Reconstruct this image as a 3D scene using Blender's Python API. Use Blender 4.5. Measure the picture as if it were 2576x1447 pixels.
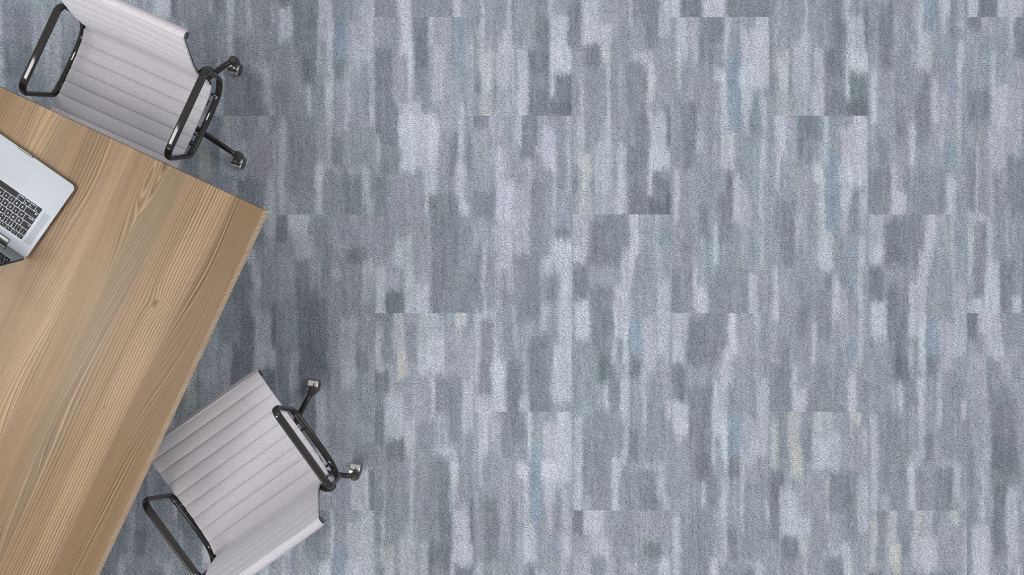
import bpy, bmesh, math, random
import numpy as np
from mathutils import Vector, Matrix

random.seed(4)
S = bpy.context.scene
COL = S.collection
for o in list(bpy.data.objects):
    bpy.data.objects.remove(o)

# ---------------------------------------------------------------- camera, sky, lamps, exposure
H = 3.813                 # camera height over the carpet
F = 2434.77               # focal length in pixels of the 2576 x 1447 frame
cam_data = bpy.data.cameras.new('camera')
cam = bpy.data.objects.new('camera', cam_data)
COL.objects.link(cam)
cam.location = (0, 0, H)
cam_data.sensor_fit = 'HORIZONTAL'
cam_data.sensor_width = 36.0
cam_data.lens = 36.0 * F / 2576
cam_data.clip_end = 60
S.camera = cam

world = bpy.data.worlds.new('world')
S.world = world
world.use_nodes = True
wb = world.node_tree.nodes['Background']
wb.inputs['Color'].default_value = (0.97, 0.975, 1.0, 1)
wb.inputs['Strength'].default_value = 0.66


def area(name, loc, target, sx, sy, power, color=(1, 1, 1)):
    d = bpy.data.lights.new(name, 'AREA')
    d.shape = 'RECTANGLE'
    d.size, d.size_y = sx, sy
    d.energy = power
    d.color = color
    o = bpy.data.objects.new(name, d)
    COL.objects.link(o)
    o.location = loc
    o.rotation_euler = (Vector(target) - Vector(loc)).to_track_quat('-Z', 'Y').to_euler()
    return o


area('window_light', (-2.6, -4.9, 5.0), (-0.8, 0.1, 0.3), 4.6, 3.4, 205, (1.0, 0.985, 0.96))
area('right_fill_light', (3.4, 0.6, 4.6), (0.2, 0, 0), 2.4, 2.4, 75)  # added fill out of frame, lifts the table edge and shadows
area('chair_fill_light', (-2.35, -0.15, 2.7), (-1.35, 0.9, 0.6), 0.7, 0.7, 34)  # added off-frame fill, brightens the upper chair; no actual lamp hangs here
lamp = area('ceiling_lamp', (-2.75, 1.40, 4.0), (-2.75, 1.2, 0), 1.75, 0.22, 25)
lamp.rotation_euler = (0, 0, math.radians(-26))

S.view_settings.view_transform = 'Standard'
S.view_settings.look = 'None'
S.view_settings.exposure = -0.06
S.view_settings.gamma = 1.0
S.view_settings.use_curve_mapping = False


# ---------------------------------------------------------------- helpers
def W(px, py, z=0.0):
    k = (H - z) / F
    return Vector(((px - 1288) * k, (723.5 - py) * k, z))


def lin(r, g, b):
    out = []
    for c in (r, g, b):
        c = c / 255.0
        out.append(c / 12.92 if c <= 0.04045 else ((c + 0.055) / 1.055) ** 2.4)
    return out


def tag(o, label=None, cat=None, group=None, kind=None):
    if label: o['label'] = label
    if cat: o['category'] = cat
    if group: o['group'] = group
    if kind: o['kind'] = kind
    return o


def empty(name, loc, rz=0.0):
    o = bpy.data.objects.new(name, None)
    COL.objects.link(o)
    o.location = loc
    o.rotation_euler = (0, 0, rz)
    o.empty_display_size = 0.1
    return o


def mesh_from(name, bm, mats, smooth=True, angle=40):
    bmesh.ops.recalc_face_normals(bm, faces=bm.faces[:])
    me = bpy.data.meshes.new(name)
    bm.to_mesh(me)
    bm.free()
    for m in mats:
        me.materials.append(m)
    if smooth:
        me.shade_smooth()
        try:
            me.set_sharp_from_angle(angle=math.radians(angle))
        except Exception:
            pass
    return me


def link(name, me, parent=None, loc=(0, 0, 0), rot=(0, 0, 0)):
    o = bpy.data.objects.new(name, me)
    COL.objects.link(o)
    o.parent = parent
    o.location = loc
    o.rotation_euler = rot
    return o


def add_box(bm, x0, x1, y0, y1, z0, z1, bevel=0.0, seg=2, mat=0):
    r = bmesh.ops.create_cube(bm, size=1.0)
    vs = r['verts']
    for v in vs:
        v.co = Vector(((x0 + x1) / 2 + v.co.x * (x1 - x0), (y0 + y1) / 2 + v.co.y * (y1 - y0), (z0 + z1) / 2 + v.co.z * (z1 - z0)))
    fs = list({f for v in vs for f in v.link_faces})
    for f in fs: f.material_index = mat
    if bevel:
        es = list({e for v in vs for e in v.link_edges})
        r = bmesh.ops.bevel(bm, geom=es, offset=bevel, segments=seg, profile=0.5, affect='EDGES')
        for f in r['faces']: f.material_index = mat
    return vs


def add_cyl(bm, p0, p1, r0, r1=None, seg=24, mat=0, cap=True):
    p0, p1 = Vector(p0), Vector(p1)
    r1 = r0 if r1 is None else r1
    ax = (p1 - p0)
    q = ax.to_track_quat('Z', 'Y')
    rings = []
    for p, r in ((p0, r0), (p1, r1)):
        rings.append([bm.verts.new(p + q @ Vector((r * math.cos(2 * math.pi * i / seg), r * math.sin(2 * math.pi * i / seg), 0))) for i in range(seg)])
    for i in range(seg):
        f = bm.faces.new((rings[0][i], rings[0][(i + 1) % seg], rings[1][(i + 1) % seg], rings[1][i]))
        f.material_index = mat
    if cap:
        for r in rings:
            f = bm.faces.new(r)
            f.material_index = mat


def add_lathe(bm, prof, seg=32, M=Matrix(), mats=None):
    """prof: (radius, height) list round the local Z axis"""
    rings = []
    for r, h in prof:
        if r < 1e-6:
            rings.append([bm.verts.new(M @ Vector((0, 0, h)))])
        else:
            rings.append([bm.verts.new(M @ Vector((r * math.cos(2 * math.pi * i / seg), r * math.sin(2 * math.pi * i / seg), h))) for i in range(seg)])
    for k in range(len(rings) - 1):
        a, b = rings[k], rings[k + 1]
        for i in range(seg):
            j = (i + 1) % seg
            if len(a) == 1 and len(b) == 1: continue
            if len(a) == 1: f = bm.faces.new((a[0], b[i], b[j]))
            elif len(b) == 1: f = bm.faces.new((a[i], a[j], b[0]))
            else: f = bm.faces.new((a[i], a[j], b[j], b[i]))
            if mats: f.material_index = mats[k]


def sweep(bm, path, profile_fn, side, closed=False, mat=0):
    """path: Vectors; profile_fn(i) -> list of (u, w); u runs along `side`, w along the path's normal"""
    n = len(path)
    rings = []
    for i in range(n):
        if closed:
            t = path[(i + 1) % n] - path[i - 1]
        else:
            t = path[min(i + 1, n - 1)] - path[max(i - 1, 0)]
        t.normalize()
        s = (side - t * side.dot(t)).normalized()
        w = t.cross(s)
        rings.append([bm.verts.new(path[i] + s * u + w * v) for u, v in profile_fn(i)])
    m = len(rings[0])
    for i in range(n if closed else n - 1):
        a, b = rings[i], rings[(i + 1) % n]
        for k in range(m):
            f = bm.faces.new((a[k], a[(k + 1) % m], b[(k + 1) % m], b[k]))
            f.material_index = mat
    if not closed:
        for r in (rings[0], rings[-1]):
            bm.faces.new(r).material_index = mat


def superell(a, b, n=2.0, seg=20):
    out = []
    for i in range(seg):
        t = 2 * math.pi * i / seg
        c, s = math.cos(t), math.sin(t)
        out.append((a * math.copysign(abs(c) ** (2 / n), c), b * math.copysign(abs(s) ** (2 / n), s)))
    return out


def catmull(pts, per=12):
    P = [np.array(p, float) for p in pts]
    P = [2 * P[0] - P[1]] + P + [2 * P[-1] - P[-2]]
    out = []
    for i in range(1, len(P) - 2):
        for k in range(per):
            t = k / per
            out.append(0.5 * (2 * P[i] + (P[i + 1] - P[i - 1]) * t + (2 * P[i - 1] - 5 * P[i] + 4 * P[i + 1] - P[i + 2]) * t * t + (3 * P[i] - P[i - 1] - 3 * P[i + 1] + P[i + 2]) * t ** 3))
    out.append(P[-2])
    return np.array(out)


def fillet_loop(pts, radii, seg=10):
    """closed loop of Vectors with rounded corners"""
    out = []
    n = len(pts)
    for i in range(n):
        p, a, b = pts[i], pts[i - 1], pts[(i + 1) % n]
        d0, d1 = (a - p).normalized(), (b - p).normalized()
        ang = d0.angle(d1)
        d = radii[i] / math.tan(ang / 2)
        q0, q1 = p + d0 * d, p + d1 * d
        c = p + (d0 + d1).normalized() * (radii[i] / math.sin(ang / 2))
        v0, v1 = q0 - c, q1 - c
        for k in range(seg + 1):
            t = k / seg
            om = v0.angle(v1)
            v = (v0 * math.sin((1 - t) * om) + v1 * math.sin(t * om)) / math.sin(om)
            out.append(c + v)
    return out


# ---------------------------------------------------------------- materials
class NT:
    def __init__(self, name):
        self.m = bpy.data.materials.new(name)
        self.m.use_nodes = True
        self.t = self.m.node_tree
        self.b = self.t.nodes['Principled BSDF']

    def n(self, typ, **kw):
        nd = self.t.nodes.new(typ)
        for k, v in kw.items(): setattr(nd, k, v)
        return nd

    def set(self, sock, v):
        if isinstance(v, bpy.types.NodeSocket): self.t.links.new(v, sock)
        else: sock.default_value = v

    def math(self, op, a, b=0.0, c=0.0):
        nd = self.n('ShaderNodeMath', operation=op)
        for i, v in enumerate((a, b, c)): self.set(nd.inputs[i], v)
        return nd.outputs[0]

    def noise(self, vec=None, scale=5.0, detail=2.0, rough=0.5, dims='3D', w=None):
        nd = self.n('ShaderNodeTexNoise', noise_dimensions=dims)
        if vec is not None: self.set(nd.inputs['Vector'], vec)
        if w is not None: self.set(nd.inputs['W'], w)
        nd.inputs['Scale'].default_value = scale
        nd.inputs['Detail'].default_value = detail
        nd.inputs['Roughness'].default_value = rough
        return nd.outputs[0]

    def comb(self, x, y, z=0.0):
        nd = self.n('ShaderNodeCombineXYZ')
        for i, v in enumerate((x, y, z)): self.set(nd.inputs[i], v)
        return nd.outputs[0]

    def ramp(self, fac, stops, interp='LINEAR'):
        nd = self.n('ShaderNodeValToRGB')
        cr = nd.color_ramp
        cr.interpolation = interp
        while len(cr.elements) < len(stops): cr.elements.new(0.5)
        for e, (p, c) in zip(cr.elements, stops):
            e.position = p
            e.color = (*c, 1) if not isinstance(c, (int, float)) else (c, c, c, 1)
        self.set(nd.inputs[0], fac)
        return nd.outputs[0]

    def mix(self, fac, a, b, mode='MIX'):
        nd = self.n('ShaderNodeMix', data_type='RGBA', blend_type=mode)
        self.set(nd.inputs[0], fac)
        for s, v in ((nd.inputs[6], a), (nd.inputs[7], b)):
            self.set(s, v if isinstance(v, bpy.types.NodeSocket) else (*v, 1))
        return nd.outputs[2]

    def maprange(self, v, a, b, c, d):
        nd = self.n('ShaderNodeMapRange')
        for i, x in enumerate((v, a, b, c, d)): self.set(nd.inputs[i], x)
        return nd.outputs[0]

    def obj(self):
        return self.n('ShaderNodeTexCoord').outputs['Object']

    def sep(self, v):
        nd = self.n('ShaderNodeSeparateXYZ')
        self.set(nd.inputs[0], v)
        return nd.outputs

    def bump(self, h, strength=0.3, dist=0.002):
        nd = self.n('ShaderNodeBump')
        nd.inputs['Strength'].default_value = strength
        nd.inputs['Distance'].default_value = dist
        self.set(nd.inputs['Height'], h)
        self.set(self.b.inputs['Normal'], nd.outputs[0])

    def base(self, c): self.set(self.b.inputs['Base Color'], c if isinstance(c, bpy.types.NodeSocket) else (*c, 1))
    def rough(self, r): self.set(self.b.inputs['Roughness'], r)
    def metal(self, r): self.b.inputs['Metallic'].default_value = r


def simple(name, rgb, rough=0.5, metal=0.0, var=0.06, scale=60):
    t = NT(name)
    c = lin(*rgb)
    n = t.noise(t.obj(), scale, 2)
    t.base(t.mix(t.maprange(n, 0.3, 0.7, 0, 1), [x * (1 - var) for x in c], [min(1, x * (1 + var)) for x in c]))
    t.rough(rough)
    t.metal(metal)
    return t.m


def mat_carpet():
    t = NT('carpet')
    a = t.n('ShaderNodeVertexColor', layer_name='pattern').outputs[0]
    co = t.obj()
    x, y, z = t.sep(co)
    n1 = t.noise(co, 250, 1.0, 0.6)
    n2 = t.noise(t.comb(t.math('MULTIPLY', x, 1.0), t.math('MULTIPLY', y, 1.8)), 130, 2.0, 0.65)
    n3 = t.noise(co, 620, 1.0, 0.5)
    s = t.math('ADD', t.math('MULTIPLY', t.math('SUBTRACT', n1, 0.5), 2.0), t.math('MULTIPLY', t.math('SUBTRACT', n2, 0.5), 1.9))
    s = t.math('ADD', s, t.math('MULTIPLY', t.math('SUBTRACT', n3, 0.5), 0.5))
    k = t.math('ADD', 1.0, s)
    hue = t.noise(co, 210, 1, 0.5)
    spk = t.mix(t.maprange(hue, 0.35, 0.65, 0, 1), (0.95, 1.0, 1.02), (1.05, 1.0, 1.0))
    # butt joints between the planks: one vertical line per column
    P = 248.3 * H / F
    x0 = (943 - 1288) * H / F
    fr = t.math('ABSOLUTE', t.math('SUBTRACT', t.math('FRACT', t.math('ADD', t.math('DIVIDE', t.math('SUBTRACT', x, x0), P), 0.5)), 0.5))
    seam = t.maprange(fr, 0.0, 0.0045, 0.9, 1.0)
    c = t.mix(1.0, a, t.comb(k, k, k), 'MULTIPLY')
    c = t.mix(1.0, c, spk, 'MULTIPLY')
    c = t.mix(1.0, c, t.comb(seam, seam, seam), 'MULTIPLY')
    t.base(c)
    t.rough(0.95)
    t.b.inputs['Specular IOR Level'].default_value = 0.1
    t.bump(n1, 0.25, 0.003)
    return t.m


KNOT = None


def mat_wood(knots):
    t = NT('ash_veneer')
    co = t.obj()
    x, y, z = t.sep(co)
    d = t.math('SUBTRACT', 0.65, x)           # distance from the long right-hand edge
    # slow warp of the rings, stretched along the grain
    wa = t.noise(t.comb(t.math('MULTIPLY', x, 6.0), t.math('MULTIPLY', y, 0.75), 3.3), 1.0, 1.0, 0.4)
    wb_ = t.noise(t.comb(t.math('MULTIPLY', x, 24), t.math('MULTIPLY', y, 1.5), 1.7), 1.0, 2.0, 0.5)
    amp = t.ramp(t.math('DIVIDE', d, 1.3), [(0.0, 0.20), (0.06, 0.15), (0.10, 0.05), (0.19, 0.05), (0.25, 0.26), (0.36, 0.30), (0.42, 0.10), (0.50, 0.28), (0.60, 0.10), (0.75, 0.30), (0.9, 0.1)])
    f = t.math('ADD', d, t.math('MULTIPLY', t.math('SUBTRACT', wa, 0.5), amp))
    f = t.math('ADD', f, t.math('MULTIPLY', t.math('SUBTRACT', wb_, 0.5), 0.005))
    knotmask = None
    for kx, ky, kr in knots:
        dx = t.math('SUBTRACT', x, kx)
        dy = t.math('SUBTRACT', y, ky)
        r2 = t.math('ADD', t.math('MULTIPLY', dx, dx), t.math('MULTIPLY', t.math('MULTIPLY', dy, dy), 0.4))
        r = t.math('SQRT', r2)
        e = t.math('EXPONENT', t.math('MULTIPLY', t.math('DIVIDE', r2, kr * kr * 6.0), -1.0))
        f = t.math('ADD', f, t.math('MULTIPLY', e, kr * 1.1))
        rr = t.math('ADD', r, t.math('MULTIPLY', t.math('SUBTRACT', t.noise(co, 90, 2), 0.5), kr * 0.7))
        m = t.maprange(rr, kr * 0.25, kr * 0.95, 1.0, 0.0)
        knotmask = m if knotmask is None else t.math('MAXIMUM', knotmask, m)
    # growth rings: sawtooth, wider in the pale bands
    saw = t.math('FRACT', t.math('MULTIPLY', f, 108))
    ring = t.ramp(saw, [(0.0, 0.15), (0.12, 0.0), (0.5, 0.35), (0.8, 1.0), (0.94, 0.9), (1.0, 0.15)])
    saw2 = t.math('FRACT', t.math('MULTIPLY', f, 231))
    ring2 = t.ramp(saw2, [(0.0, 0.1), (0.3, 0.2), (0.75, 1.0), (1.0, 0.1)])
    fine = t.noise(None, 640, 3, 0.6, '1D', w=f)
    fib = t.noise(t.comb(t.math('MULTIPLY', x, 950), t.math('MULTIPLY', y, 45)), 1.0, 2, 0.6)
    brk = t.noise(t.comb(t.math('MULTIPLY', f, 40), t.math('MULTIPLY', y, 3.0), 8.0), 1.0, 2, 0.5)
    # broad boards of the veneer
    L, M1, D1, G = lin(165, 138, 103), lin(144, 117, 85), lin(121, 95, 66), lin(129, 109, 84)
    band = t.ramp(t.math('DIVIDE', t.math('ADD', d, t.math('MULTIPLY', t.math('SUBTRACT', wa, 0.5), 0.10)), 1.3), [
        (0.0, M1), (0.02, D1), (0.085, D1), (0.108, L), (0.15, L), (0.165, M1), (0.20, M1), (0.215, G), (0.255, G), (0.275, M1),
        (0.34, M1), (0.36, L), (0.42, M1), (0.46, D1), (0.485, M1), (0.54, G), (0.58, L), (0.64, M1), (0.70, D1), (0.76, L), (0.85, M1), (1.0, L)])
    wide = t.ramp(t.math('DIVIDE', d, 1.3), [(0.0, 0.2), (0.085, 0.25), (0.11, 1.0), (0.19, 0.9), (0.22, 0.25), (0.26, 0.3), (0.30, 0.8), (0.46, 0.75), (0.52, 0.4), (0.6, 0.9), (0.72, 0.4), (0.8, 0.9)])
    dark = lin(72, 51, 32)
    r_amt = t.math('ADD', t.math('MULTIPLY', ring, t.math('MULTIPLY', wide, 0.78)), t.math('MULTIPLY', ring2, t.math('MULTIPLY', t.math('SUBTRACT', 1.0, wide), 0.62)))
    r_amt = t.math('MULTIPLY', r_amt, t.maprange(brk, 0.25, 0.7, 0.55, 1.4))
    c = t.mix(r_amt, band, dark)
    pale = lin(178, 151, 115)
    c = t.mix(t.math('MULTIPLY', t.maprange(fine, 0.50, 0.64, 0, 1), 0.45), c, pale)
    c = t.mix(t.math('MULTIPLY', t.maprange(fine, 0.34, 0.48, 1, 0), 0.55), c, dark)
    c = t.mix(t.math('MULTIPLY', t.maprange(fib, 0.35, 0.65, 0, 1), 0.22), c, dark)
    c = t.mix(t.math('MULTIPLY', knotmask, 0.95), c, lin(98, 68, 48))
    t.base(c)
    t.rough(t.maprange(fine, 0.3, 0.7, 0.5, 0.42))
    t.b.inputs['Specular IOR Level'].default_value = 0.35
    t.bump(fine, 0.12, 0.001)
    return t.m


def mat_wood_edge():
    t = NT('ash_edge_lightened')
    x, y, z = t.sep(t.obj())
    u = t.math('ADD', y, t.math('MULTIPLY', z, 0.18))
    n = t.noise(None, 210, 3, 0.65, '1D', w=u)
    n2 = t.noise(None, 18, 2, 0.5, '1D', w=u)
    c = t.mix(t.maprange(n, 0.35, 0.65, 0, 1), lin(165, 135, 104), lin(236, 212, 178))  # wood tones raised so this dim side looks lit; stripes are grain
    c = t.mix(t.math('MULTIPLY', t.maprange(n2, 0.4, 0.65, 0, 1), 0.5), c, lin(190, 152, 122))
    t.base(c)
    t.rough(0.55)
    return t.m


def mat_fabric():
    t = NT('grey_felt')
    co = t.obj()
    n = t.noise(co, 760, 2.0, 0.7)
    n2 = t.noise(co, 400, 1.5, 0.6)
    k = t.math('ADD', t.math('MULTIPLY', n, 0.6), t.math('MULTIPLY', n2, 0.4))
    c = t.mix(t.maprange(k, 0.36, 0.64, 0, 1), lin(155, 151, 156), lin(206, 203, 208))
    t.base(c)
    t.rough(0.9)
    t.b.inputs['Specular IOR Level'].default_value = 0.15
    t.b.inputs['Sheen Weight'].default_value = 0.15
    t.b.inputs['Sheen Roughness'].default_value = 0.5
    t.bump(n, 0.25, 0.001)
    return t.m


def mat_grille():
    t = NT('perforated_aluminium')
    x, y, z = t.sep(t.obj())
    fx = t.math('ABSOLUTE', t.math('SUBTRACT', t.math('FRACT', t.math('MULTIPLY', x, 420)), 0.5))
    fy = t.math('ABSOLUTE', t.math('SUBTRACT', t.math('FRACT', t.math('MULTIPLY', y, 420)), 0.5))
    r = t.math('SQRT', t.math('ADD', t.math('MULTIPLY', fx, fx), t.math('MULTIPLY', fy, fy)))
    c = t.mix(t.maprange(r, 0.24, 0.34, 0, 1), lin(100, 103, 112), lin(146, 150, 158))
    t.base(c)
    t.rough(0.45)
    return t.m


M_carpet = mat_carpet()
M_fabric = mat_fabric()
M_black = simple('black_polished_metal', (36, 34, 33), 0.04, 0.0, 0.03)
M_black.node_tree.nodes['Principled BSDF'].inputs['Specular IOR Level'].default_value = 0.4
M_knob = simple('brown_black_plastic', (62, 55, 53), 0.4)
M_chrome = simple('brushed_chrome', (214, 211, 205), 0.22, 1.0, 0.04, 200)
M_cap = simple('dark_grey_cap', (66, 67, 66), 0.4)
M_tubecap = simple('black_tube_end', (52, 51, 50), 0.35)
M_alu = simple('silver_aluminium', (160, 164, 170), 0.42, 0.0, 0.015, 25)
M_trim = simple('silver_trim', (176, 180, 187), 0.35)
M_line = simple('grey_gap', (140, 144, 154), 0.5)
M_dark = simple('dark_slot', (38, 40, 46), 0.5)
M_key = simple('black_keycap', (34, 34, 36), 0.5, 0.0, 0.05, 120)
M_legend = simple('white_legend', (222, 224, 226), 0.5, 0.0, 0.01)
M_screen = simple('black_glass', (16, 17, 20), 0.03, 0.0, 0.02)
M_screen.node_tree.nodes['Principled BSDF'].inputs['IOR'].default_value = 4.0
M_key.node_tree.nodes['Principled BSDF'].inputs['Specular IOR Level'].default_value = 0.2
M_hinge = simple('pale_hinge', (205, 203, 198), 0.3, 0.0, 0.03)
M_grille = mat_grille()

# ---------------------------------------------------------------- carpet floor
# Each plank is 3 squares long.  Streaks: x0,x1,y0,y1,tone[,hue] in tenths of a unit
# (a plank is 248 x 745 units); hue L lavender, B blue, C cream, T teal.
PL = {}


def rects(txt, sx, sy=None, ox=0, oy=0, post=0):
    out = []
    for e in txt.split(';'):
        e = e.strip()
        if not e: continue
        h = ''
        while e[-1] in 'LBCTS':
            h = e[-1] + h
            e = e[:-1]
        a = [float(q) for q in e.replace(' ', '').split(',')]
        out.append(((a[0] - ox) / sx, (a[1] - ox) / sx, (a[2] - oy) / (sy or sx) + post, (a[3] - oy) / (sy or sx) + post, a[4], h))
    return out


PL['Q'] = rects('''25,78,0,220,.8;30,48,180,370,.7;78,115,0,130,.2L;115,135,40,230,.4L;135,215,0,230,-.4;70,90,200,370,-.1B;180,250,0,120,-.6;265,285,0,230,.9;
210,270,250,330,1;240,275,320,560,.8;215,245,400,520,.2L;280,335,170,560,0BS;345,410,60,240,.7L;410,478,0,350,.9;335,410,240,340,1;345,405,340,460,.8;355,385,460,580,.5L;
400,430,380,580,-.4T;440,475,380,560,.5;55,125,420,740,-.6;125,165,480,660,.3;185,210,430,700,-.3;245,310,560,750,.8;205,240,620,740,.3L;265,305,760,860,-.7;230,300,860,1110,-.5;
360,425,640,700,0B;435,470,600,760,.7;305,345,780,1010,.6L;345,385,860,1160,.4L;385,430,780,860,0B;435,460,770,1220,.6;15,42,740,1010,.8;135,185,930,1080,-.5;205,232,1010,1270,.8;
45,100,1080,1220,-.4;370,430,1090,1210,0B;110,135,1215,1340,.7;185,380,1230,1447,-.25;0,110,1230,1447,-.4;115,180,1335,1447,.8L;385,425,1270,1447,.8;455,484,1260,1300,.3L''', 1.953)
PL['R'] = rects('''5,75,0,240,.5;10,60,150,245,.7;85,165,30,250,-.7;165,260,0,250,-.5;280,325,0,200,.9L;240,300,180,350,.7L;200,280,330,600,.7L;195,215,480,740,.8;245,275,540,740,1;
325,405,0,200,.1;405,425,0,330,.5;415,475,330,690,.6;425,475,80,160,-.1B;290,345,250,500,-.1T;375,400,250,320,0B;280,340,500,690,0BS;345,410,510,760,.5L;370,465,600,700,.5;
5,70,255,420,-.7;10,85,430,600,.9;85,200,350,820,-.6;130,190,690,800,-.8;65,90,600,780,.3L;10,120,620,900,-.1;280,330,700,800,-.7;255,275,720,790,.6;240,275,790,1020,.8;
335,360,760,1040,.6;150,170,820,950,.8;170,235,790,950,-.4;10,50,980,1447,.7;50,200,960,1447,-.3;245,275,1020,1180,.6;275,325,1060,1200,-.6;190,230,1190,1447,.8;225,265,1170,1220,.5;
355,430,1210,1240,.4;415,455,1210,1400,.6;455,480,910,1000,.7L;330,410,1250,1447,-.5;230,330,1250,1447,-.2;440,480,1380,1447,.5;360,455,820,1180,-.15;60,100,1370,1440,.4''', 1.937)
PL['S'] = rects('''0,45,0,150,0L;45,120,0,200,-.2T;125,185,0,200,.8L;160,188,180,400,.8;190,260,0,250,-.8;200,270,250,480,-.3;265,285,0,140,.7;285,375,0,110,.1L;285,340,130,420,.6L;
340,375,120,400,.2L;375,400,0,200,-.3;385,445,0,250,0B;470,484,80,260,.5;0,90,150,450,-.7;90,165,190,420,0L;0,120,430,640,-.7;120,230,420,500,.6L;120,205,480,760,1;210,315,480,740,.9L;
240,305,740,860,.9;245,270,860,980,.8;320,400,430,560,.1L;370,410,570,780,-.6;315,370,560,860,-.2L;415,440,420,700,.9;440,484,570,760,-.4;395,445,700,910,.8;405,460,910,970,.8;
5,25,575,740,.6;25,125,640,780,-.5;80,240,770,1000,0L;0,60,780,980,-.4;270,410,870,1130,-.6;280,420,1130,1447,-.6;410,484,980,1250,-.3;0,80,980,1200,-.1L;100,180,1080,1240,.7;
50,100,1160,1240,.3L;190,265,1100,1300,0;0,55,1240,1447,.9;55,115,1260,1340,.5L;50,150,1340,1447,-.7;155,190,1230,1447,.8;190,265,1310,1447,.8L;420,484,1250,1447,-.6''', 1.953)
PL['U'] = rects('''0,75,0,60,-.6;75,145,0,100,.3L;145,200,0,130,0T;205,230,0,140,.7;235,310,0,200,-.6;110,145,160,340,.7;340,400,55,260,.8L;300,330,160,200,.6L;405,450,60,400,-.2;
455,475,0,400,.4L;0,110,100,350,0;85,110,180,280,0B;230,300,220,330,.2L;115,200,330,540,.8L;105,190,540,760,.5L;190,270,340,680,.3L;280,350,330,500,-.5;270,370,500,700,-.3;
385,405,240,600,.7;395,468,460,540,0B;395,468,540,605,-.7;0,105,370,500,-.6;370,484,605,720,.9;340,385,700,780,.7;395,484,720,900,.8;415,484,900,1110,.8;385,484,1110,1400,.8;
360,415,780,900,-.5;200,320,680,1000,-.5;340,365,930,1070,.7L;45,57,640,950,.8;0,45,640,950,-.5;57,105,640,950,-.2;110,130,760,950,.3L;5,110,955,1000,.6;5,35,1000,1300,.5;
35,95,1000,1200,-.4L;95,125,1000,1200,.6;85,160,1200,1447,.8;30,85,1200,1370,-.5L;5,80,1370,1447,.7;130,200,850,1200,-.3;165,240,1200,1447,-.7;220,270,1360,1447,.7;270,380,1080,1447,-.6;
190,215,930,1150,.2;240,270,1140,1300,-.1;380,410,1280,1400,.4L''', 1.945)
PL['T'] = rects('''0,40,60,330,.6C;45,95,0,260,-.3;100,160,0,190,.5C;120,180,190,360,.7CS;180,230,60,260,-.3;245,290,0,120,.6C;290,350,0,130,.5;235,385,130,330,.8;440,500,0,80,.7C;440,460,80,150,.5;
385,530,100,340,.1L;525,541,80,380,.6;0,80,330,460,-.8;0,50,460,720,-.6;50,155,430,560,.7;50,220,540,690,.7;160,310,400,580,0L;305,330,360,450,.7C;305,325,450,590,.6;330,480,350,560,-.5;
480,541,360,660,.6;400,475,550,720,-.4;230,330,600,760,-.2;65,155,690,820,-.8;60,130,820,900,-.4;165,215,690,790,.7C;190,210,790,860,.6;190,208,860,1180,.7;330,440,725,790,.6;
410,455,790,1000,.8;420,450,860,930,.7C;300,400,800,1180,-.5;380,410,880,960,-.6;45,58,870,1180,.6;0,40,900,1100,-.3;60,185,850,1180,-.15''', 2.18) + rects('''515,640,770,1010,.7;
640,668,700,1010,-.8;520,668,1000,1160,1;515,545,1160,1350,.9;550,630,1170,1340,-.7;630,668,1180,1447,-.8;520,668,1345,1447,-1;370,510,1000,1180,-.7;370,510,1180,1300,-.4;365,510,1290,1447,-.7;
300,365,990,1200,.7;300,365,1200,1447,.8L;160,280,960,1290,.6;160,300,1290,1447,.3;40,135,1020,1150,.7C;60,140,1140,1290,.8C;50,130,1290,1447,.5C;0,40,1160,1300,-.5;120,160,1200,1300,-.3;
200,265,870,1000,.6;40,70,800,1000,.5;430,520,780,1000,-.6;300,430,700,980,-.1;500,545,640,800,.5''', 2.694, None, 0, 0, 206)
PL['V'] = rects('''0,160,490,880,-.7;180,490,500,810,.8;490,840,500,1000,-.2;850,1000,490,860,-.2L;230,540,810,1160,.6;380,560,990,1180,.7;1000,1460,500,900,0L;1080,1310,1020,1230,-.6;
0,300,900,1447,0L;300,800,1180,1447,-.2;500,640,1180,1340,.3L;1290,1460,1230,1447,.7;800,950,1260,1447,.4L''', 5.86, None, 0, 490) + \
    rects('''85,170,330,550,.3L;175,200,370,540,-.4;250,300,360,540,.3L;190,330,550,780,-.6L;85,110,790,1000,-.5;110,150,640,800,.1L;150,200,820,880,.4;145,165,880,1180,.8;
165,200,880,1100,.2;200,350,780,1000,-.5;205,270,980,1340,-.7;275,330,990,1400,.6;100,190,1190,1540,.8;195,265,1340,1540,-.1L;325,352,1380,1540,.7''', 2.0, None, 75, 0, -61) + \
    rects('330,410,1150,1210,-.6;405,450,1200,1420,.7;100,200,1330,1447,-.5', 1.847, None, 0, 0, -537) + \
    [(132, 161, 243, 380, .1, 'L'), (161, 202, 262, 420, .7, ''), (58, 128, 310, 398, -.7, ''), (202, 231, 340, 398, -.4, ''), (163, 192, 417, 440, .5, ''),
     (187, 233, 640, 747, .8, ''), (233, 248, 640, 747, -.7, ''), (142, 185, 640, 745, 0, 'L')]

NC = 50                                   # cells per square


def vnoise(rng, nx, ny, sx, sy):
    g = rng.random((ny // sy + 3, nx // sx + 3)) * 2 - 1
    X, Y = np.meshgrid(np.arange(nx) / sx, np.arange(ny) / sy)
    xi, yi = X.astype(int), Y.astype(int)
    fx, fy = X - xi, Y - yi
    fx, fy = fx * fx * (3 - 2 * fx), fy * fy * (3 - 2 * fy)
    return (g[yi, xi] * (1 - fx) + g[yi, xi + 1] * fx) * (1 - fy) + (g[yi + 1, xi] * (1 - fx) + g[yi + 1, xi + 1] * fx) * fy


def s2l(c):
    c = np.clip(c / 255.0, 0, 1)
    return np.where(c <= 0.04045, c / 12.92, ((c + 0.055) / 1.055) ** 2.4)


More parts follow.
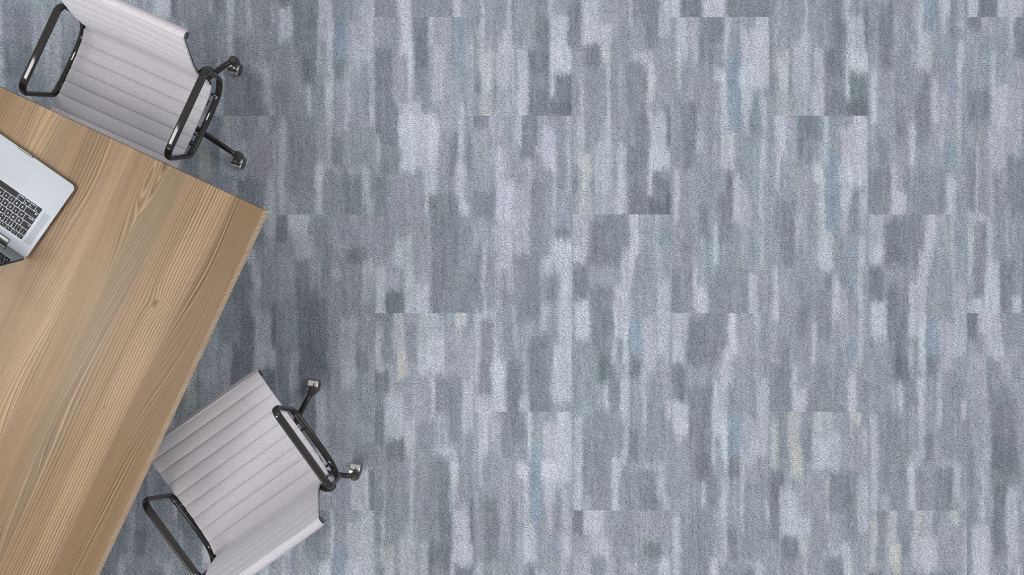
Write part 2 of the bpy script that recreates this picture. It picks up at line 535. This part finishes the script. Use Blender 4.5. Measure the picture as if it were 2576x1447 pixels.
def plank(kind, seed):
    rng = np.random.default_rng(seed)
    nx, ny = NC + 1, 3 * NC + 1
    X, Y = np.meshgrid(np.linspace(0, 248.3, nx), np.linspace(0, 744.9, ny))
    Xw = X + 3.0 * vnoise(rng, nx, ny, 4, 8) + 2.5 * vnoise(rng, nx, ny, 1, 1)
    Yw = Y + 8 * vnoise(rng, nx, ny, 3, 6) + 7 * vnoise(rng, nx, ny, 1, 1)
    v = -0.02 + 0.12 * vnoise(rng, nx, ny, 4, 28) + 0.10 * vnoise(rng, nx, ny, 2, 14)
    hue = {h: np.zeros_like(v) for h in 'LBCT'}
    for x0, x1, y0, y1, t, h in PL[kind]:
        sx = min(9.0, (x1 - x0) * 0.7)
        sy = min(20.0, (y1 - y0) * 0.5)
        e0 = -99 if y0 < 4 else y0
        e1 = 999 if y1 > 738 else y1
        ax = np.clip((Xw - x0) / sx + .5, 0, 1) * np.clip((x1 - Xw) / sx + .5, 0, 1)
        ay = np.clip((Yw - e0) / sy + .5, 0, 1) * np.clip((e1 - Yw) / sy + .5, 0, 1)
        a = ax * ay
        a = a * a * (3 - 2 * a) * 0.92
        v = v * (1 - a) + (t * 0.95 + 0.2 * v) * a
        for q in 'LBCT':
            hue[q] *= (1 - a)
        if h:
            hue[h[0]] += a * (1.6 if 'S' in h else 1.0)
    pad = np.pad(v, ((3, 3), (0, 0)), 'edge')
    soft = sum(pad[3 + k:3 + k + ny] * w for k, w in ((-3, .08), (-2, .13), (-1, .18), (0, .22), (1, .18), (2, .13), (3, .08)))
    v = 0.75 * v + 0.25 * soft
    v = v * 1.06 + 0.18 * vnoise(rng, nx, ny, 1, 11) + 0.14 * vnoise(rng, nx, ny, 2, 22) + 0.20 * vnoise(rng, nx, ny, 1, 1) + 0.12 * vnoise(rng, nx, ny, 2, 3)
    v = np.clip(v, -1.3, 1.3)[..., None]
    base = np.where(v < 0, np.array([142., 149.5, 157.]) + v * np.array([36., 36., 36.]), np.array([142., 149.5, 157.]) + v * np.array([38., 37., 38.]))
    hn = vnoise(rng, nx, ny, 6, 20)[..., None]
    base = base + hn * np.array([2., -.5, 1.])
    for q, off in (('L', (4, -1, 3)), ('B', (-4, -1, 4)), ('C', (4, 1, -5)), ('T', (-1, 0, 0))):
        base = base + np.clip(hue[q], 0, 2)[..., None] * np.array(off, float)
    return s2l(base)


def build_floor():
    c0, c1, r0, r1 = -4, 13, -5, 9
    P = 248.3
    known = {(1, -2): 'R', (1, 1): 'T', (1, 4): 'S', (2, -1): 'R', (2, 2): 'V', (2, 5): 'Q', (3, -3): 'Q', (3, 0): 'S', (3, 3): 'T',
             (4, -2): 'T', (4, 1): 'U', (4, 4): 'Q', (5, -1): 'T', (5, 2): 'R', (5, 5): 'V', (6, -3): 'S', (6, 0): 'Q', (6, 3): 'R',
             (7, -2): 'T', (7, 1): 'Q', (7, 4): 'T', (8, -1): 'Q', (8, 2): 'R', (8, 5): 'T', (9, -3): 'S', (9, 0): 'U', (9, 3): 'V',
             (0, -3): 'V', (0, 0): 'T', (0, 3): 'R', (-1, -1): 'V', (-1, 2): 'V'}
    ncol, nrow = c1 - c0 + 1, r1 - r0 + 1
    nx, ny = ncol * NC + 1, nrow * NC + 1
    k = H / F
    xs = (943 + P * (c0 - 3) + np.arange(nx) * P / NC - 1288) * k
    ys = (723.5 - (43 + P * r0 + np.arange(ny) * P / NC)) * k
    XX, YY = np.meshgrid(xs, ys)
    co = np.stack([XX.ravel(), YY.ravel(), np.zeros(nx * ny)], 1)
    I, J = np.meshgrid(np.arange(nx - 1), np.arange(ny - 1))
    a = (J * nx + I)
    quads = np.stack([a, a + nx, a + nx + 1, a + 1], -1)       # counter-clockwise seen from above
    col = np.zeros((ny - 1, nx - 1, 4, 4), np.float32)
    col[..., 3] = 1
    kinds = 'QRSTUV'
    for c in range(c0, c1 + 1):
        phase = (c - 3) % 3
        for st in range(-6, r1 + 1):
            if (st - phase) % 3: continue
            kind = known.get((c, st)) or kinds[(c * 7 + st * 5) % 6]
            f = plank(kind, 1000 + (c * 31 + st) % 997)
            i0 = (c - c0) * NC
            j0 = (st - r0) * NC
            for (dj, di, q) in ((0, 0, 0), (1, 0, 1), (1, 1, 2), (0, 1, 3)):
                src = f[dj:dj + 3 * NC, di:di + NC]
                ja, jb = max(j0, 0), min(j0 + 3 * NC, ny - 1)
                if jb > ja:
                    col[ja:jb, i0:i0 + NC, q, :3] = src[ja - j0:jb - j0]
    # plain margin of the same carpet round the patterned field
    E = 7.0
    x0, x1, y0, y1 = xs[0], xs[-1], ys[-1], ys[0]
    ext = np.array([[-E, -E, 0], [E, -E, 0], [E, E, 0], [-E, E, 0], [x0, y0, 0], [x1, y0, 0], [x1, y1, 0], [x0, y1, 0]])
    b = len(co)
    co = np.vstack([co, ext])
    eq = np.array([[b, b + 1, b + 5, b + 4], [b + 1, b + 2, b + 6, b + 5], [b + 2, b + 3, b + 7, b + 6], [b + 3, b, b + 4, b + 7]])
    quads = np.vstack([quads.reshape(-1, 4), eq])
    mid = np.array([*lin(143, 151, 161), 1], np.float32)
    col = np.vstack([col.reshape(-1, 4), np.tile(mid, (16, 1))])
    me = bpy.data.meshes.new('floor')
    me.vertices.add(len(co))
    me.vertices.foreach_set('co', co.ravel().astype(np.float32))
    nq = len(quads)
    me.loops.add(nq * 4)
    me.loops.foreach_set('vertex_index', quads.ravel().astype(np.int32))
    me.polygons.add(nq)
    me.polygons.foreach_set('loop_start', (np.arange(nq) * 4).astype(np.int32))
    me.update(calc_edges=True)
    at = me.color_attributes.new('pattern', 'FLOAT_COLOR', 'CORNER')
    at.data.foreach_set('color', col.ravel().astype(np.float32))
    me.materials.append(M_carpet)
    o = link('floor', me)
    tag(o, 'blue grey streaked carpet planks covering the whole floor', None, None, 'structure')


build_floor()

# ---------------------------------------------------------------- table
ZT = 0.745
TH = 0.060
TR = math.radians(-25.0)
TX, TY = Vector((math.cos(TR), math.sin(TR), 0)), Vector((-math.sin(TR), math.cos(TR), 0))
TWID, TLEN = 1.30, 2.40
tc = W(665, 528, ZT)
tcen = tc - TX * TWID / 2 - TY * TLEN / 2


def to_table(px, py):
    p = W(px, py, ZT) - tcen
    return p.dot(TX), p.dot(TY)


table = empty('meeting_table', (tcen.x, tcen.y, 0), TR)
tag(table, 'rectangular wood-grain table with the open laptop on top, between the two office chairs', 'table')
k1 = to_table(390, 763)
k2 = to_table(262, 1024)
M_wood = mat_wood([(k1[0], k1[1], 0.0125), (k2[0], k2[1], 0.0045)])
M_edge = mat_wood_edge()
bm = bmesh.new()
add_box(bm, -TWID / 2, TWID / 2, -TLEN / 2, TLEN / 2, ZT - TH, ZT, 0.0012, 2)
bm.normal_update()
for f in bm.faces:
    if abs(f.normal.x) > 0.8: f.material_index = 1
link('tabletop', mesh_from('tabletop', bm, [M_wood, M_edge], False), table)
for sy in (-0.72, 0.62):
    bm = bmesh.new()
    add_cyl(bm, (0, sy, 0.02), (0, sy, ZT - TH - 0.006), 0.045, None, 32)
    link('column', mesh_from('column', bm, [M_cap]), table)
    bm = bmesh.new()
    add_lathe(bm, [(0, 0), (0.24, 0), (0.24, 0.008), (0.23, 0.014), (0.06, 0.022), (0, 0.022)], 48, Matrix.Translation((0, sy, 0)))
    link('base_plate', mesh_from('base_plate', bm, [M_cap]), table)
    bm = bmesh.new()
    add_box(bm, -0.2, 0.2, sy - 0.2, sy + 0.2, ZT - TH - 0.008, ZT - TH, 0.001)
    link('top_plate', mesh_from('top_plate', bm, [M_cap]), table)

# ---------------------------------------------------------------- laptop
U = 1 / 797.0                       # one laptop unit
LW, LD, LH = 313 * U, 221 * U, 0.0155
lo = W(191, 470, ZT + LH)
lap = empty('laptop', (lo.x, lo.y, ZT), math.radians(145.0))
tag(lap, 'open silver laptop with black keys lying on the wooden table', 'laptop')


def rounded_rect(x0, x1, y0, y1, r, seg=8):
    out = []
    for cx, cy, a in ((x1 - r, y1 - r, 0), (x0 + r, y1 - r, 90), (x0 + r, y0 + r, 180), (x1 - r, y0 + r, 270)):
        for i in range(seg + 1):
            t = math.radians(a + 90 * i / seg)
            out.append((cx + r * math.cos(t), cy + r * math.sin(t)))
    return out


def add_slab(bm, outline, levels, mat=0):
    """levels: list of (inset, z); outline scaled about its centre by the inset"""
    xs, ys = [p[0] for p in outline], [p[1] for p in outline]
    cx, cy = (min(xs) + max(xs)) / 2, (min(ys) + max(ys)) / 2
    hx, hy = (max(xs) - min(xs)) / 2, (max(ys) - min(ys)) / 2
    rings = []
    for ins, z in levels:
        rings.append([bm.verts.new((cx + (x - cx) * (1 - ins / hx), cy + (y - cy) * (1 - ins / hy), z)) for x, y in outline])
    n = len(outline)
    for a, b in zip(rings, rings[1:]):
        for i in range(n):
            bm.faces.new((a[i], a[(i + 1) % n], b[(i + 1) % n], b[i])).material_index = mat
    for r in (rings[0], rings[-1]):
        bm.faces.new(r).material_index = mat


bm = bmesh.new()
add_slab(bm, rounded_rect(0, LW, 0, LD, 0.0145), [(0.0075, 0.0012), (0.0045, 0.0035), (0.0012, 0.0085), (0.0, LH - 0.0030), (0.0, LH - 0.0012), (0.0004, LH - 0.0004), (0.0012, LH)])
deck = link('base', mesh_from('laptop_base', bm, [M_alu], True, 30), lap)
# rubber feet
for fx, fy in ((0.03, 0.03), (LW - 0.03, 0.03), (0.03, LD - 0.03), (LW - 0.03, LD - 0.03)):
    bm = bmesh.new()
    add_cyl(bm, (fx, fy, 0), (fx, fy, 0.0012), 0.007, None, 20)
    link('rubber_foot', mesh_from('rubber_foot', bm, [M_dark]), deck)
# trackpad: thin line round it, then the pad
bm = bmesh.new()
add_slab(bm, rounded_rect(110 * U, 204 * U, 17.5 * U, 78 * U, 0.003), [(0, LH - 0.001), (0, LH + 0.00015)])
tp = link('trackpad', mesh_from('trackpad', bm, [M_line], False), deck)
bm = bmesh.new()
add_slab(bm, rounded_rect(110.5 * U, 203.5 * U, 18 * U, 77.5 * U, 0.003), [(0, LH - 0.0008), (0, LH + 0.0003)])
for f in bm.faces: f.material_index = 0
me = mesh_from('trackpad_surface', bm, [simple('trackpad_glass', (157, 161, 168), 0.38, 0, 0.01, 30)], False)
bm = bmesh.new()
bm.from_mesh(tp.data)
n0 = len(bm.faces)
bm.from_mesh(me)
bm.faces.ensure_lookup_table()
for f in bm.faces[n0:]: f.material_index = 1
bm.to_mesh(tp.data)
bm.free()
tp.data.materials.append(me.materials[0])
# thumb notch in the front edge
bm = bmesh.new()
add_slab(bm, rounded_rect(130 * U, 177 * U, -0.0006, 3.6 * U, 0.0018), [(0, LH - 0.006), (0, LH + 0.0003)])
add_slab(bm, rounded_rect(134 * U, 175 * U, -0.0002, 1.5 * U, 0.0008), [(0, LH - 0.004), (0, LH + 0.0006)], 1)
link('front_notch', mesh_from('front_notch', bm, [M_dark, M_trim], False), deck)
# speaker grilles
for gx in (9.0, 313 - 28.0):
    bm = bmesh.new()
    add_box(bm, gx * U, (gx + 19) * U, 98 * U, 188 * U, LH - 0.001, LH + 0.0002)
    link('speaker_grille', mesh_from('speaker_grille', bm, [M_grille], False), deck)
# side ports
for px_, ln in ((62, 10), (96, 9), (110, 9), (150, 14)):
    bm = bmesh.new()
    add_box(bm, 0.0004, 0.006, px_ * U, (px_ + ln) * U, 0.0055, 0.0110, 0.0006)
    link('port', mesh_from('port', bm, [M_dark], False), deck)
# key well
bm = bmesh.new()
add_slab(bm, rounded_rect(34.6 * U, 278.4 * U, 92.2 * U, 193.5 * U, 0.002), [(-0.0007, LH - 0.001), (-0.0007, LH + 0.0001), (0.0, LH + 0.0003)])
link('key_well', mesh_from('key_well', bm, [M_trim], False), deck)

dg = None


def text_faces(s, size):
    cu = bpy.data.curves.new('t', 'FONT')
    cu.body = s
    cu.size = size
    cu.offset = size * 0.035
    cu.align_x = 'CENTER'
    cu.align_y = 'CENTER'
    o = bpy.data.objects.new('t', cu)
    COL.objects.link(o)
    d = bpy.context.evaluated_depsgraph_get()
    me = bpy.data.meshes.new_from_object(o.evaluated_get(d))
    bpy.data.objects.remove(o)
    bpy.data.curves.remove(cu)
    vs = [v.co.copy() for v in me.vertices]
    fs = [list(p.vertices) for p in me.polygons]
    bpy.data.meshes.remove(me)
    return vs, fs


def make_key(x, y, w, h, legends):
    bm = bmesh.new()
    zt = LH + 0.0016
    add_slab(bm, rounded_rect(-w / 2, w / 2, -h / 2, h / 2, 0.0016, 4), [(0, LH + 0.0001), (0, zt - 0.0003), (0.0004, zt)])
    for (s, sz, dx, dy) in legends:
        vs, fs = text_faces(s, sz)
        nv = [bm.verts.new((v.x + dx, v.y + dy, zt + 0.0001)) for v in vs]
        for f in fs:
            try: bm.faces.new([nv[i] for i in f]).material_index = 1
            except ValueError: pass
    me = bpy.data.meshes.new('key')
    bm.to_mesh(me)
    bm.free()
    me.materials.append(M_key)
    me.materials.append(M_legend)
    link('key', me, deck, (x, y, 0))


PT = 16.6 * U
KW = 14.7 * U
A0 = 36 * U
sm, lg = 0.0045, 0.0072


def row(keys, b, h):
    x = A0
    for wd, leg in keys:
        w = wd * PT - (PT - KW)
        if isinstance(leg, str):
            leg = [(leg, lg, 0, 0)] if leg else []
        L = []
        for (s, sz, dx, dy) in leg:
            L.append((s, sz, dx * w, dy * h))
        make_key(x + w / 2, (b + h / U / 2) * U, w, h, L)
        x += wd * PT


cap = lambda s, dx=-0.2, dy=-0.28: [(s, sm, dx, dy)]
two = lambda a, b: [(a, 0.0062, 0, 0.25), (b, 0.0062, 0, -0.22)]
row([(1, cap('fn', 0.22, 0.28)), (1, cap('control', 0.0, -0.28) + [('^', 0.006, .25, .2)]), (1, cap('option', 0, -0.28) + [('alt', sm, 0.2, .25)]),
     (1.25, cap('command', 0, -0.28) + [('x', sm, .3, .25)]), (5, []), (1.25, cap('command', 0)), (1, cap('option', 0)), (1, '<'), (1, '^'), (1, '>')], 94.5, KW)
row([(2.25, cap('shift', -0.33))] + [(1, c) for c in 'ZXCVBNM'] + [(1, two('<', ',')), (1, two('>', '.')), (1, two('?', '/')), (2.25, cap('shift', .33))], 94.5 + 16.6, KW)
row([(1.75, cap('caps lock', -0.16))] + [(1, c) for c in 'ASDFGHJKL'] + [(1, two(':', ';')), (1, two('"', "'")), (1.75, cap('return', .2))], 94.5 + 33.2, KW)
row([(1.5, cap('tab', -0.3))] + [(1, c) for c in 'QWERTYUIOP'] + [(1, two('{', '[')), (1, two('}', ']')), (1, two('|', '\\'))], 94.5 + 49.8, KW)
row([(1, two('~', '`'))] + [(1, two(a, b)) for a, b in zip('!@#$%^&*()_+', '1234567890-=')] + [(1.5, cap('delete', .2))], 94.5 + 66.4, KW)
q = 14.5 / 14
row([(q, [('esc', sm, 0, 0)])] + [(q, [('F%d' % i, 0.0038, 0.15, -0.15), ('o', 0.0042, -0.12, 0.1)]) for i in range(1, 13)] + [(q, [])], 94.5 + 83.0, 9.6 * U)
# hinge cut-out and barrel
bm = bmesh.new()
add_box(bm, 58 * U, (313 - 58) * U, 203 * U, LD + 0.0004, LH - 0.003, LH + 0.0002)
link('hinge_recess', mesh_from('hinge_recess', bm, [M_dark], False), deck)
bm = bmesh.new()
add_cyl(bm, (60 * U, 210 * U, LH - 0.0005), ((313 - 60) * U, 210 * U, LH - 0.0005), 0.0052, None, 24)
link('hinge_barrel', mesh_from('hinge_barrel', bm, [M_hinge]), deck)
# lid, leaning back 14 degrees past upright
tilt = math.radians(76)
bm = bmesh.new()
add_slab(bm, rounded_rect(0, LW, 0, LD, 0.010), [(0.0012, -0.0052), (0, -0.0042), (0, -0.0006), (0.0005, 0.0)])
lid = link('lid', mesh_from('lid', bm, [M_dark], True, 30), lap, (0, LD - 0.001, LH + 0.0012), (tilt, 0, 0))
bm = bmesh.new()
add_slab(bm, rounded_rect(0.0025, LW - 0.0025, 0.003, LD - 0.0025, 0.008), [(0, -0.0004), (0, 0.0006)])
link('screen', mesh_from('screen', bm, [M_screen], False), lid)
bm = bmesh.new()
add_slab(bm, rounded_rect(0.0004, LW - 0.0004, 0.0004, LD - 0.0004, 0.010), [(0, -0.0060), (0, -0.0050)])
link('lid_back', mesh_from('lid_back', bm, [M_trim], False), lid)

# ---------------------------------------------------------------- office chairs
PROF = [(0.282, 0.444), (0.24, 0.446), (0.18, 0.444), (0.10, 0.439), (0.03, 0.436), (-0.05, 0.438), (-0.105, 0.445), (-0.138, 0.464),
        (-0.150, 0.495), (-0.150, 0.53), (-0.155, 0.58), (-0.166, 0.64), (-0.182, 0.70), (-0.202, 0.765), (-0.216, 0.808)]
ZS = [(0.30, 0.245), (0.0, 0.245)]


def arc_profile():
    c = catmull(PROF, 14)
    # roll at the front lip (downwards) and at the top (backwards)
    r = 0.015
    front = []
    cy, cz = c[0][0], c[0][1] - r
    for i in range(9, 0, -1):
        a = math.radians(90 - 24 * i)
        front.append((cy + r * math.cos(a), cz + r * math.sin(a)))
    t = c[-1] - c[-2]
    t /= np.linalg.norm(t)
    nb = np.array([-t[1], t[0]])          # to the rear
    if nb[0] > 0: nb = -nb
    cc = c[-1] + nb * r
    top = []
    for i in range(1, 10):
        a = math.radians(24 * i)
        top.append(cc - nb * r * math.cos(a) + t * r * math.sin(a))
    full = np.vstack([np.array(front), c, np.array(top)])
    return full, (cy, cz), cc


FULL, FRONT_C, TOP_C = arc_profile()
seg = np.linalg.norm(np.diff(FULL, axis=0), axis=1)
ARC = np.concatenate([[0], np.cumsum(seg)])


def at_arc(s):
    return np.array([np.interp(s, ARC, FULL[:, 0]), np.interp(s, ARC, FULL[:, 1])])


def tan_arc(s):
    d = at_arc(min(s + 0.004, ARC[-1])) - at_arc(max(s - 0.004, 0))
    return d / np.linalg.norm(d)


def half_width(p):
    y, z = p
    if z < 0.47 and y > -0.14: return 0.2415
    return float(np.interp(z, [0.44, 0.47, 0.53, 0.60, 0.70, 0.81], [0.2405, 0.233, 0.215, 0.219, 0.226, 0.2305]))


def sling_mesh():
    RIB = 0.0490
    first = 0.055
    NS = 14
    ss, bul, seam = [], [], []
    s = 0.0
    marks = [0.0, first - 0.012]
    while marks[-1] + RIB < ARC[-1] - 0.055: marks.append(marks[-1] + RIB)
    marks.append(ARC[-1])
    for a, b in zip(marks, marks[1:]):
        for k in range(NS):
            t = 0.5 - 0.5 * math.cos(math.pi * k / NS) if b - a < 0.06 else k / NS
            ss.append(a + (b - a) * t)
            bul.append((1 - abs(2 * t - 1) ** 2.4) ** 0.6)
            seam.append(k == 0)
    ss.append(ARC[-1])
    bul.append(0)
    bm = bmesh.new()
    NXs = 14
    front, back = [], []
    for s, bu in zip(ss, bul):
        p, t = at_arc(s), tan_arc(s)
        n = np.array([t[1], -t[0]])           # rotate: seat path runs to the rear, so up is (t.z,-t.y) flipped
        if abs(t[0]) > 0.3:
            pass
        n = np.array([t[1], -t[0]])
        hw = half_width(p)
        fr, bk = [], []
        for i in range(NXs + 1):
            u = -1 + 2 * i / NXs
            edge = 1 - abs(u) ** 14
            sag = -0.007 * (1 - u * u) if 0.05 < s < ARC[-1] - 0.05 else 0
            h = 0.0010 + (0.0075 if p[1] < 0.47 else 0.0034) * bu * (0.35 + 0.65 * edge) + sag
            hb = -0.0046 + sag
            fr.append(bm.verts.new((u * hw, p[0] + n[0] * h, p[1] + n[1] * h)))
            bk.append(bm.verts.new((u * hw, p[0] + n[0] * hb, p[1] + n[1] * hb)))
        front.append(fr)
        back.append(bk)
    for a in range(len(ss) - 1):
        for i in range(NXs):
            bm.faces.new((front[a][i], front[a][i + 1], front[a + 1][i + 1], front[a + 1][i]))
            bm.faces.new((back[a][i], back[a + 1][i], back[a + 1][i + 1], back[a][i + 1]))
        for i in (0, NXs):
            bm.faces.new((front[a][i], front[a + 1][i], back[a + 1][i], back[a][i]))
    for a in (0, len(ss) - 1):
        for i in range(NXs):
            bm.faces.new((front[a][i], front[a][i + 1], back[a][i + 1], back[a][i]))
    return mesh_from('seat_sling', bm, [M_fabric], True, 60)


def rail_mesh(sx):
    bm = bmesh.new()
    ss = np.linspace(0.035, ARC[-1] - 0.035, 90)
    path = []
    for s in ss:
        p, t = at_arc(s), tan_arc(s)
        n = np.array([t[1], -t[0]])
        q = p - n * (0.010 if p[1] < 0.5 else 0.007)
        path.append(Vector((sx * (half_width(p) - (0.008 if p[1] < 0.5 else 0.0035)), q[0], q[1])))
    pr = superell(0.0045, 0.0065, 3.5, 16)
    pr2 = superell(0.0040, 0.0032, 3, 16)
    sweep(bm, path, lambda i: pr2 if path[i].z > 0.50 else pr, Vector((1, 0, 0)))
    return mesh_from('side_rail', bm, [M_black])


def tube_mesh(c, hw):
    bm = bmesh.new()
    add_cyl(bm, (-hw, c[0], c[1]), (hw, c[0], c[1]), 0.0115, None, 28)
    return mesh_from('end_tube', bm, [M_tubecap])


XU, XL = 0.2628, 0.2600


def arm_mesh(sx):
    pts = [Vector((sx * XU, 0.150, 0.636)), Vector((sx * XU, -0.172, 0.627)), Vector((sx * XL, -0.176, 0.428)), Vector((sx * XL, 0.110, 0.423))]
    path = fillet_loop(pts, [0.034, 0.030, 0.075, 0.034], 12)
    # resample evenly along straight pieces
    dense = []
    n = len(path)
    for i in range(n):
        a, b = path[i], path[(i + 1) % n]
        m = max(1, int((b - a).length / 0.012))
        for k in range(m): dense.append(a.lerp(b, k / m))
    for v in dense:                      # the lower rail sags a little between its bends
        if v.z < 0.5:
            v.z -= 0.011 * max(0.0, 1 - ((v.y + 0.045) / 0.125) ** 2)
    bm = bmesh.new()

    def prof(i):
        z = dense[i].z
        t = min(1, max(0, (z - 0.60) / 0.025))
        return superell(0.0114 + 0.0009 * t, 0.0082 - 0.001 * t, 2.3 + 1.6 * t, 24)
    sweep(bm, dense, prof, Vector((1, 0, 0)), True)
    return mesh_from('armrest', bm, [M_black])


def bracket_mesh(sx):
    bm = bmesh.new()
    path = [Vector((sx * 0.214, -0.158, 0.535)), Vector((sx * 0.222, -0.170, 0.542)), Vector((sx * 0.236, -0.180, 0.552)), Vector((sx * 0.252, -0.182, 0.560)), Vector((sx * 0.262, -0.176, 0.566))]
    c = catmull([tuple(p) for p in path], 6)
    pr = superell(0.007, 0.010, 2.4, 16)
    sweep(bm, [Vector(p) for p in c], lambda i: pr, Vector((0, 0, 1)))
    return mesh_from('arm_bracket', bm, [M_black])


PEGS = ((0.035, 0.424, 0.0045), (0.068, 0.422, 0.008), (-0.118, 0.428, 0.0045))


def peg_mesh(r):
    bm = bmesh.new()
    add_cyl(bm, (-0.009, 0, 0), (0.009, 0, 0), r, None, 14)
    return mesh_from('arm_peg', bm, [M_black])


def spreader_mesh():
    bm = bmesh.new()
    pr = superell(0.011, 0.007, 3, 16)
    for y in (0.068, -0.085):
        pts = [(-0.237, y, 0.420), (-0.17, y, 0.408), (-0.06, y * 0.8, 0.392), (0.06, y * 0.8, 0.392), (0.17, y, 0.408), (0.237, y, 0.420)]
        c = catmull(pts, 8)
        sweep(bm, [Vector(p) for p in c], lambda i: pr, Vector((0, 1, 0)))
    add_box(bm, -0.06, 0.06, -0.085, 0.075, 0.372, 0.394, 0.006)
    return mesh_from('seat_spreader', bm, [M_black])


RB = 0.311


def leg_mesh():
    bm = bmesh.new()
    c = catmull([(0.030, 0, 0.118), (0.10, 0, 0.116), (0.20, 0, 0.110), (0.262, 0, 0.106), (0.292, 0, 0.098), (0.311, 0, 0.086)], 8)
    path = [Vector(p) for p in c]
    sweep(bm, path, lambda i: superell(0.0125 - 0.0035 * i / len(path), 0.0145 - 0.005 * i / len(path), 2.2, 20), Vector((0, 1, 0)))
    return mesh_from('leg', bm, [M_black])


def knob_bm(bm, mat):
    add_lathe(bm, [(0, 0.045), (0.0150, 0.045), (0.0165, 0.062), (0.0178, 0.086), (0.0165, 0.096), (0.0115, 0.102), (0, 0.104)], 28, Matrix.Translation((RB, 0, 0)), [mat] * 6)


def knob_mesh():
    bm = bmesh.new()
    knob_bm(bm, 0)
    return mesh_from('leg_end', bm, [M_knob])


def caster_mesh():
    """twin wheel under a bright hood; axis along local X, resting on z = 0"""
    bm = bmesh.new()
    r, h = 0.0255, 0.0225
    M = Matrix.Translation((0, 0, r)) @ Matrix.Rotation(math.radians(90), 4, 'Y')
    prof = [(0, -h), (r * 0.84, -h), (r * 0.88, -h + 0.0005), (r * 0.90, -h + 0.001), (r * 0.93, -h), (r, -h + 0.002), (r, -0.002), (r * 0.99, -0.0012), (r * 0.99, 0.0012), (r, 0.002),
            (r, h - 0.0045), (r * 0.96, h - 0.003), (r * 0.93, h - 0.003), (r * 0.86, h - 0.0005), (r * 0.80, h), (0, h)]
    mats = [1, 1, 1, 0, 0, 0, 0, 0, 0, 0, 0, 0, 1, 1, 1]
    add_lathe(bm, prof, 40, M, mats)
    return mesh_from('caster', bm, [M_chrome, M_cap], True, 35)


MESH = dict(sling=sling_mesh(), rail={s: rail_mesh(s) for s in (-1, 1)}, arm={s: arm_mesh(s) for s in (-1, 1)}, brk={s: bracket_mesh(s) for s in (-1, 1)},
            front=tube_mesh(FRONT_C, 0.2445), top=tube_mesh(TOP_C, 0.2345), spread=spreader_mesh(), peg=[peg_mesh(p[2]) for p in PEGS], leg=leg_mesh(), knob=knob_mesh(), caster=caster_mesh())


def make_chair(label, x, y, heading, e1, e2, wheels, wheel_dir, off):
    """e1, e2: the two floor-plan points (world) of neighbouring base arms seen in the open"""
    t = math.radians(heading)
    root = empty('office_chair', (x, y, 0), t - math.pi / 2)
    tag(root, label, 'chair', 'office chairs at the table')
    link('seat_and_back', MESH['sling'], root)
    for s in (-1, 1):
        link('side_rail', MESH['rail'][s], root)
        link('armrest', MESH['arm'][s], root)
        link('arm_bracket', MESH['brk'][s], root)
        for pm, (py, pz, pr) in zip(MESH['peg'], PEGS):
            link('arm_peg', pm, root, (s * 0.249, py, pz))
    link('front_tube', MESH['front'], root)
    link('top_tube', MESH['top'], root)
    link('seat_spreader', MESH['spread'], root)
    mid = (e1 + e2) / 2
    d = (e1 - e2)
    out = Vector((d.y, -d.x, 0)).normalized()
    if out.x < 0: out = -out
    R = d.length / (2 * math.sin(math.radians(36)))
    cen = mid - out * R * math.cos(math.radians(36))
    base_ang = math.atan2(out.y, out.x) + math.radians(36)
    inv = Matrix.Rotation(-(t - math.pi / 2), 4, 'Z')
    lc = inv @ (Vector((cen.x, cen.y, 0)) - Vector((x, y, 0)))
    bm = bmesh.new()
    add_lathe(bm, [(0, 0.098), (0.036, 0.098), (0.042, 0.104), (0.042, 0.128), (0.034, 0.136), (0.026, 0.140), (0.026, 0.250), (0.019, 0.252), (0.019, 0.375), (0, 0.375)], 36)
    base = link('pedestal', mesh_from('pedestal', bm, [M_black]), root, (lc.x, lc.y, 0), (0, 0, base_ang - (t - math.pi / 2)))
    for k in range(5):
        a = math.radians(72 * k)
        link('leg', MESH['leg'], base, (0, 0, 0), (0, 0, a))
        link('leg_end', MESH['knob'], base, (0, 0, 0), (0, 0, a))
        # caster swivelled to its own direction
        wa = base_ang + a
        end = Vector((cen.x + RB * math.cos(wa), cen.y + RB * math.sin(wa), 0))
        if k in (1, 2):
            cpos = end - Vector((math.cos(wa), math.sin(wa), 0)) * 0.018
        else:
            cpos = end + Vector((off[0], off[1], 0))
        rel = Matrix.Rotation(-base_ang, 4, 'Z') @ (cpos - Vector((cen.x, cen.y, 0)))
        link('caster', MESH['caster'], base, (rel.x, rel.y, 0), (0, 0, math.radians(wheel_dir) - base_ang))
    return root


def flat(px, py, z):
    p = W(px, py, z)
    return Vector((p.x, p.y, 0))


make_chair('grey ribbed fabric office chair pulled up squarely to the table end with the laptop',
           -1.3178, 0.6685, -114.24, flat(587, 152, 0.09), flat(596, 391, 0.09), None, -17, (-0.011, -0.018))
make_chair('grey ribbed fabric office chair turned at an angle beside the long table edge',
           -0.9143, -0.6689, 125.28, flat(786, 983, 0.09), flat(894, 1199, 0.09), None, -8, (-0.006, 0.016))
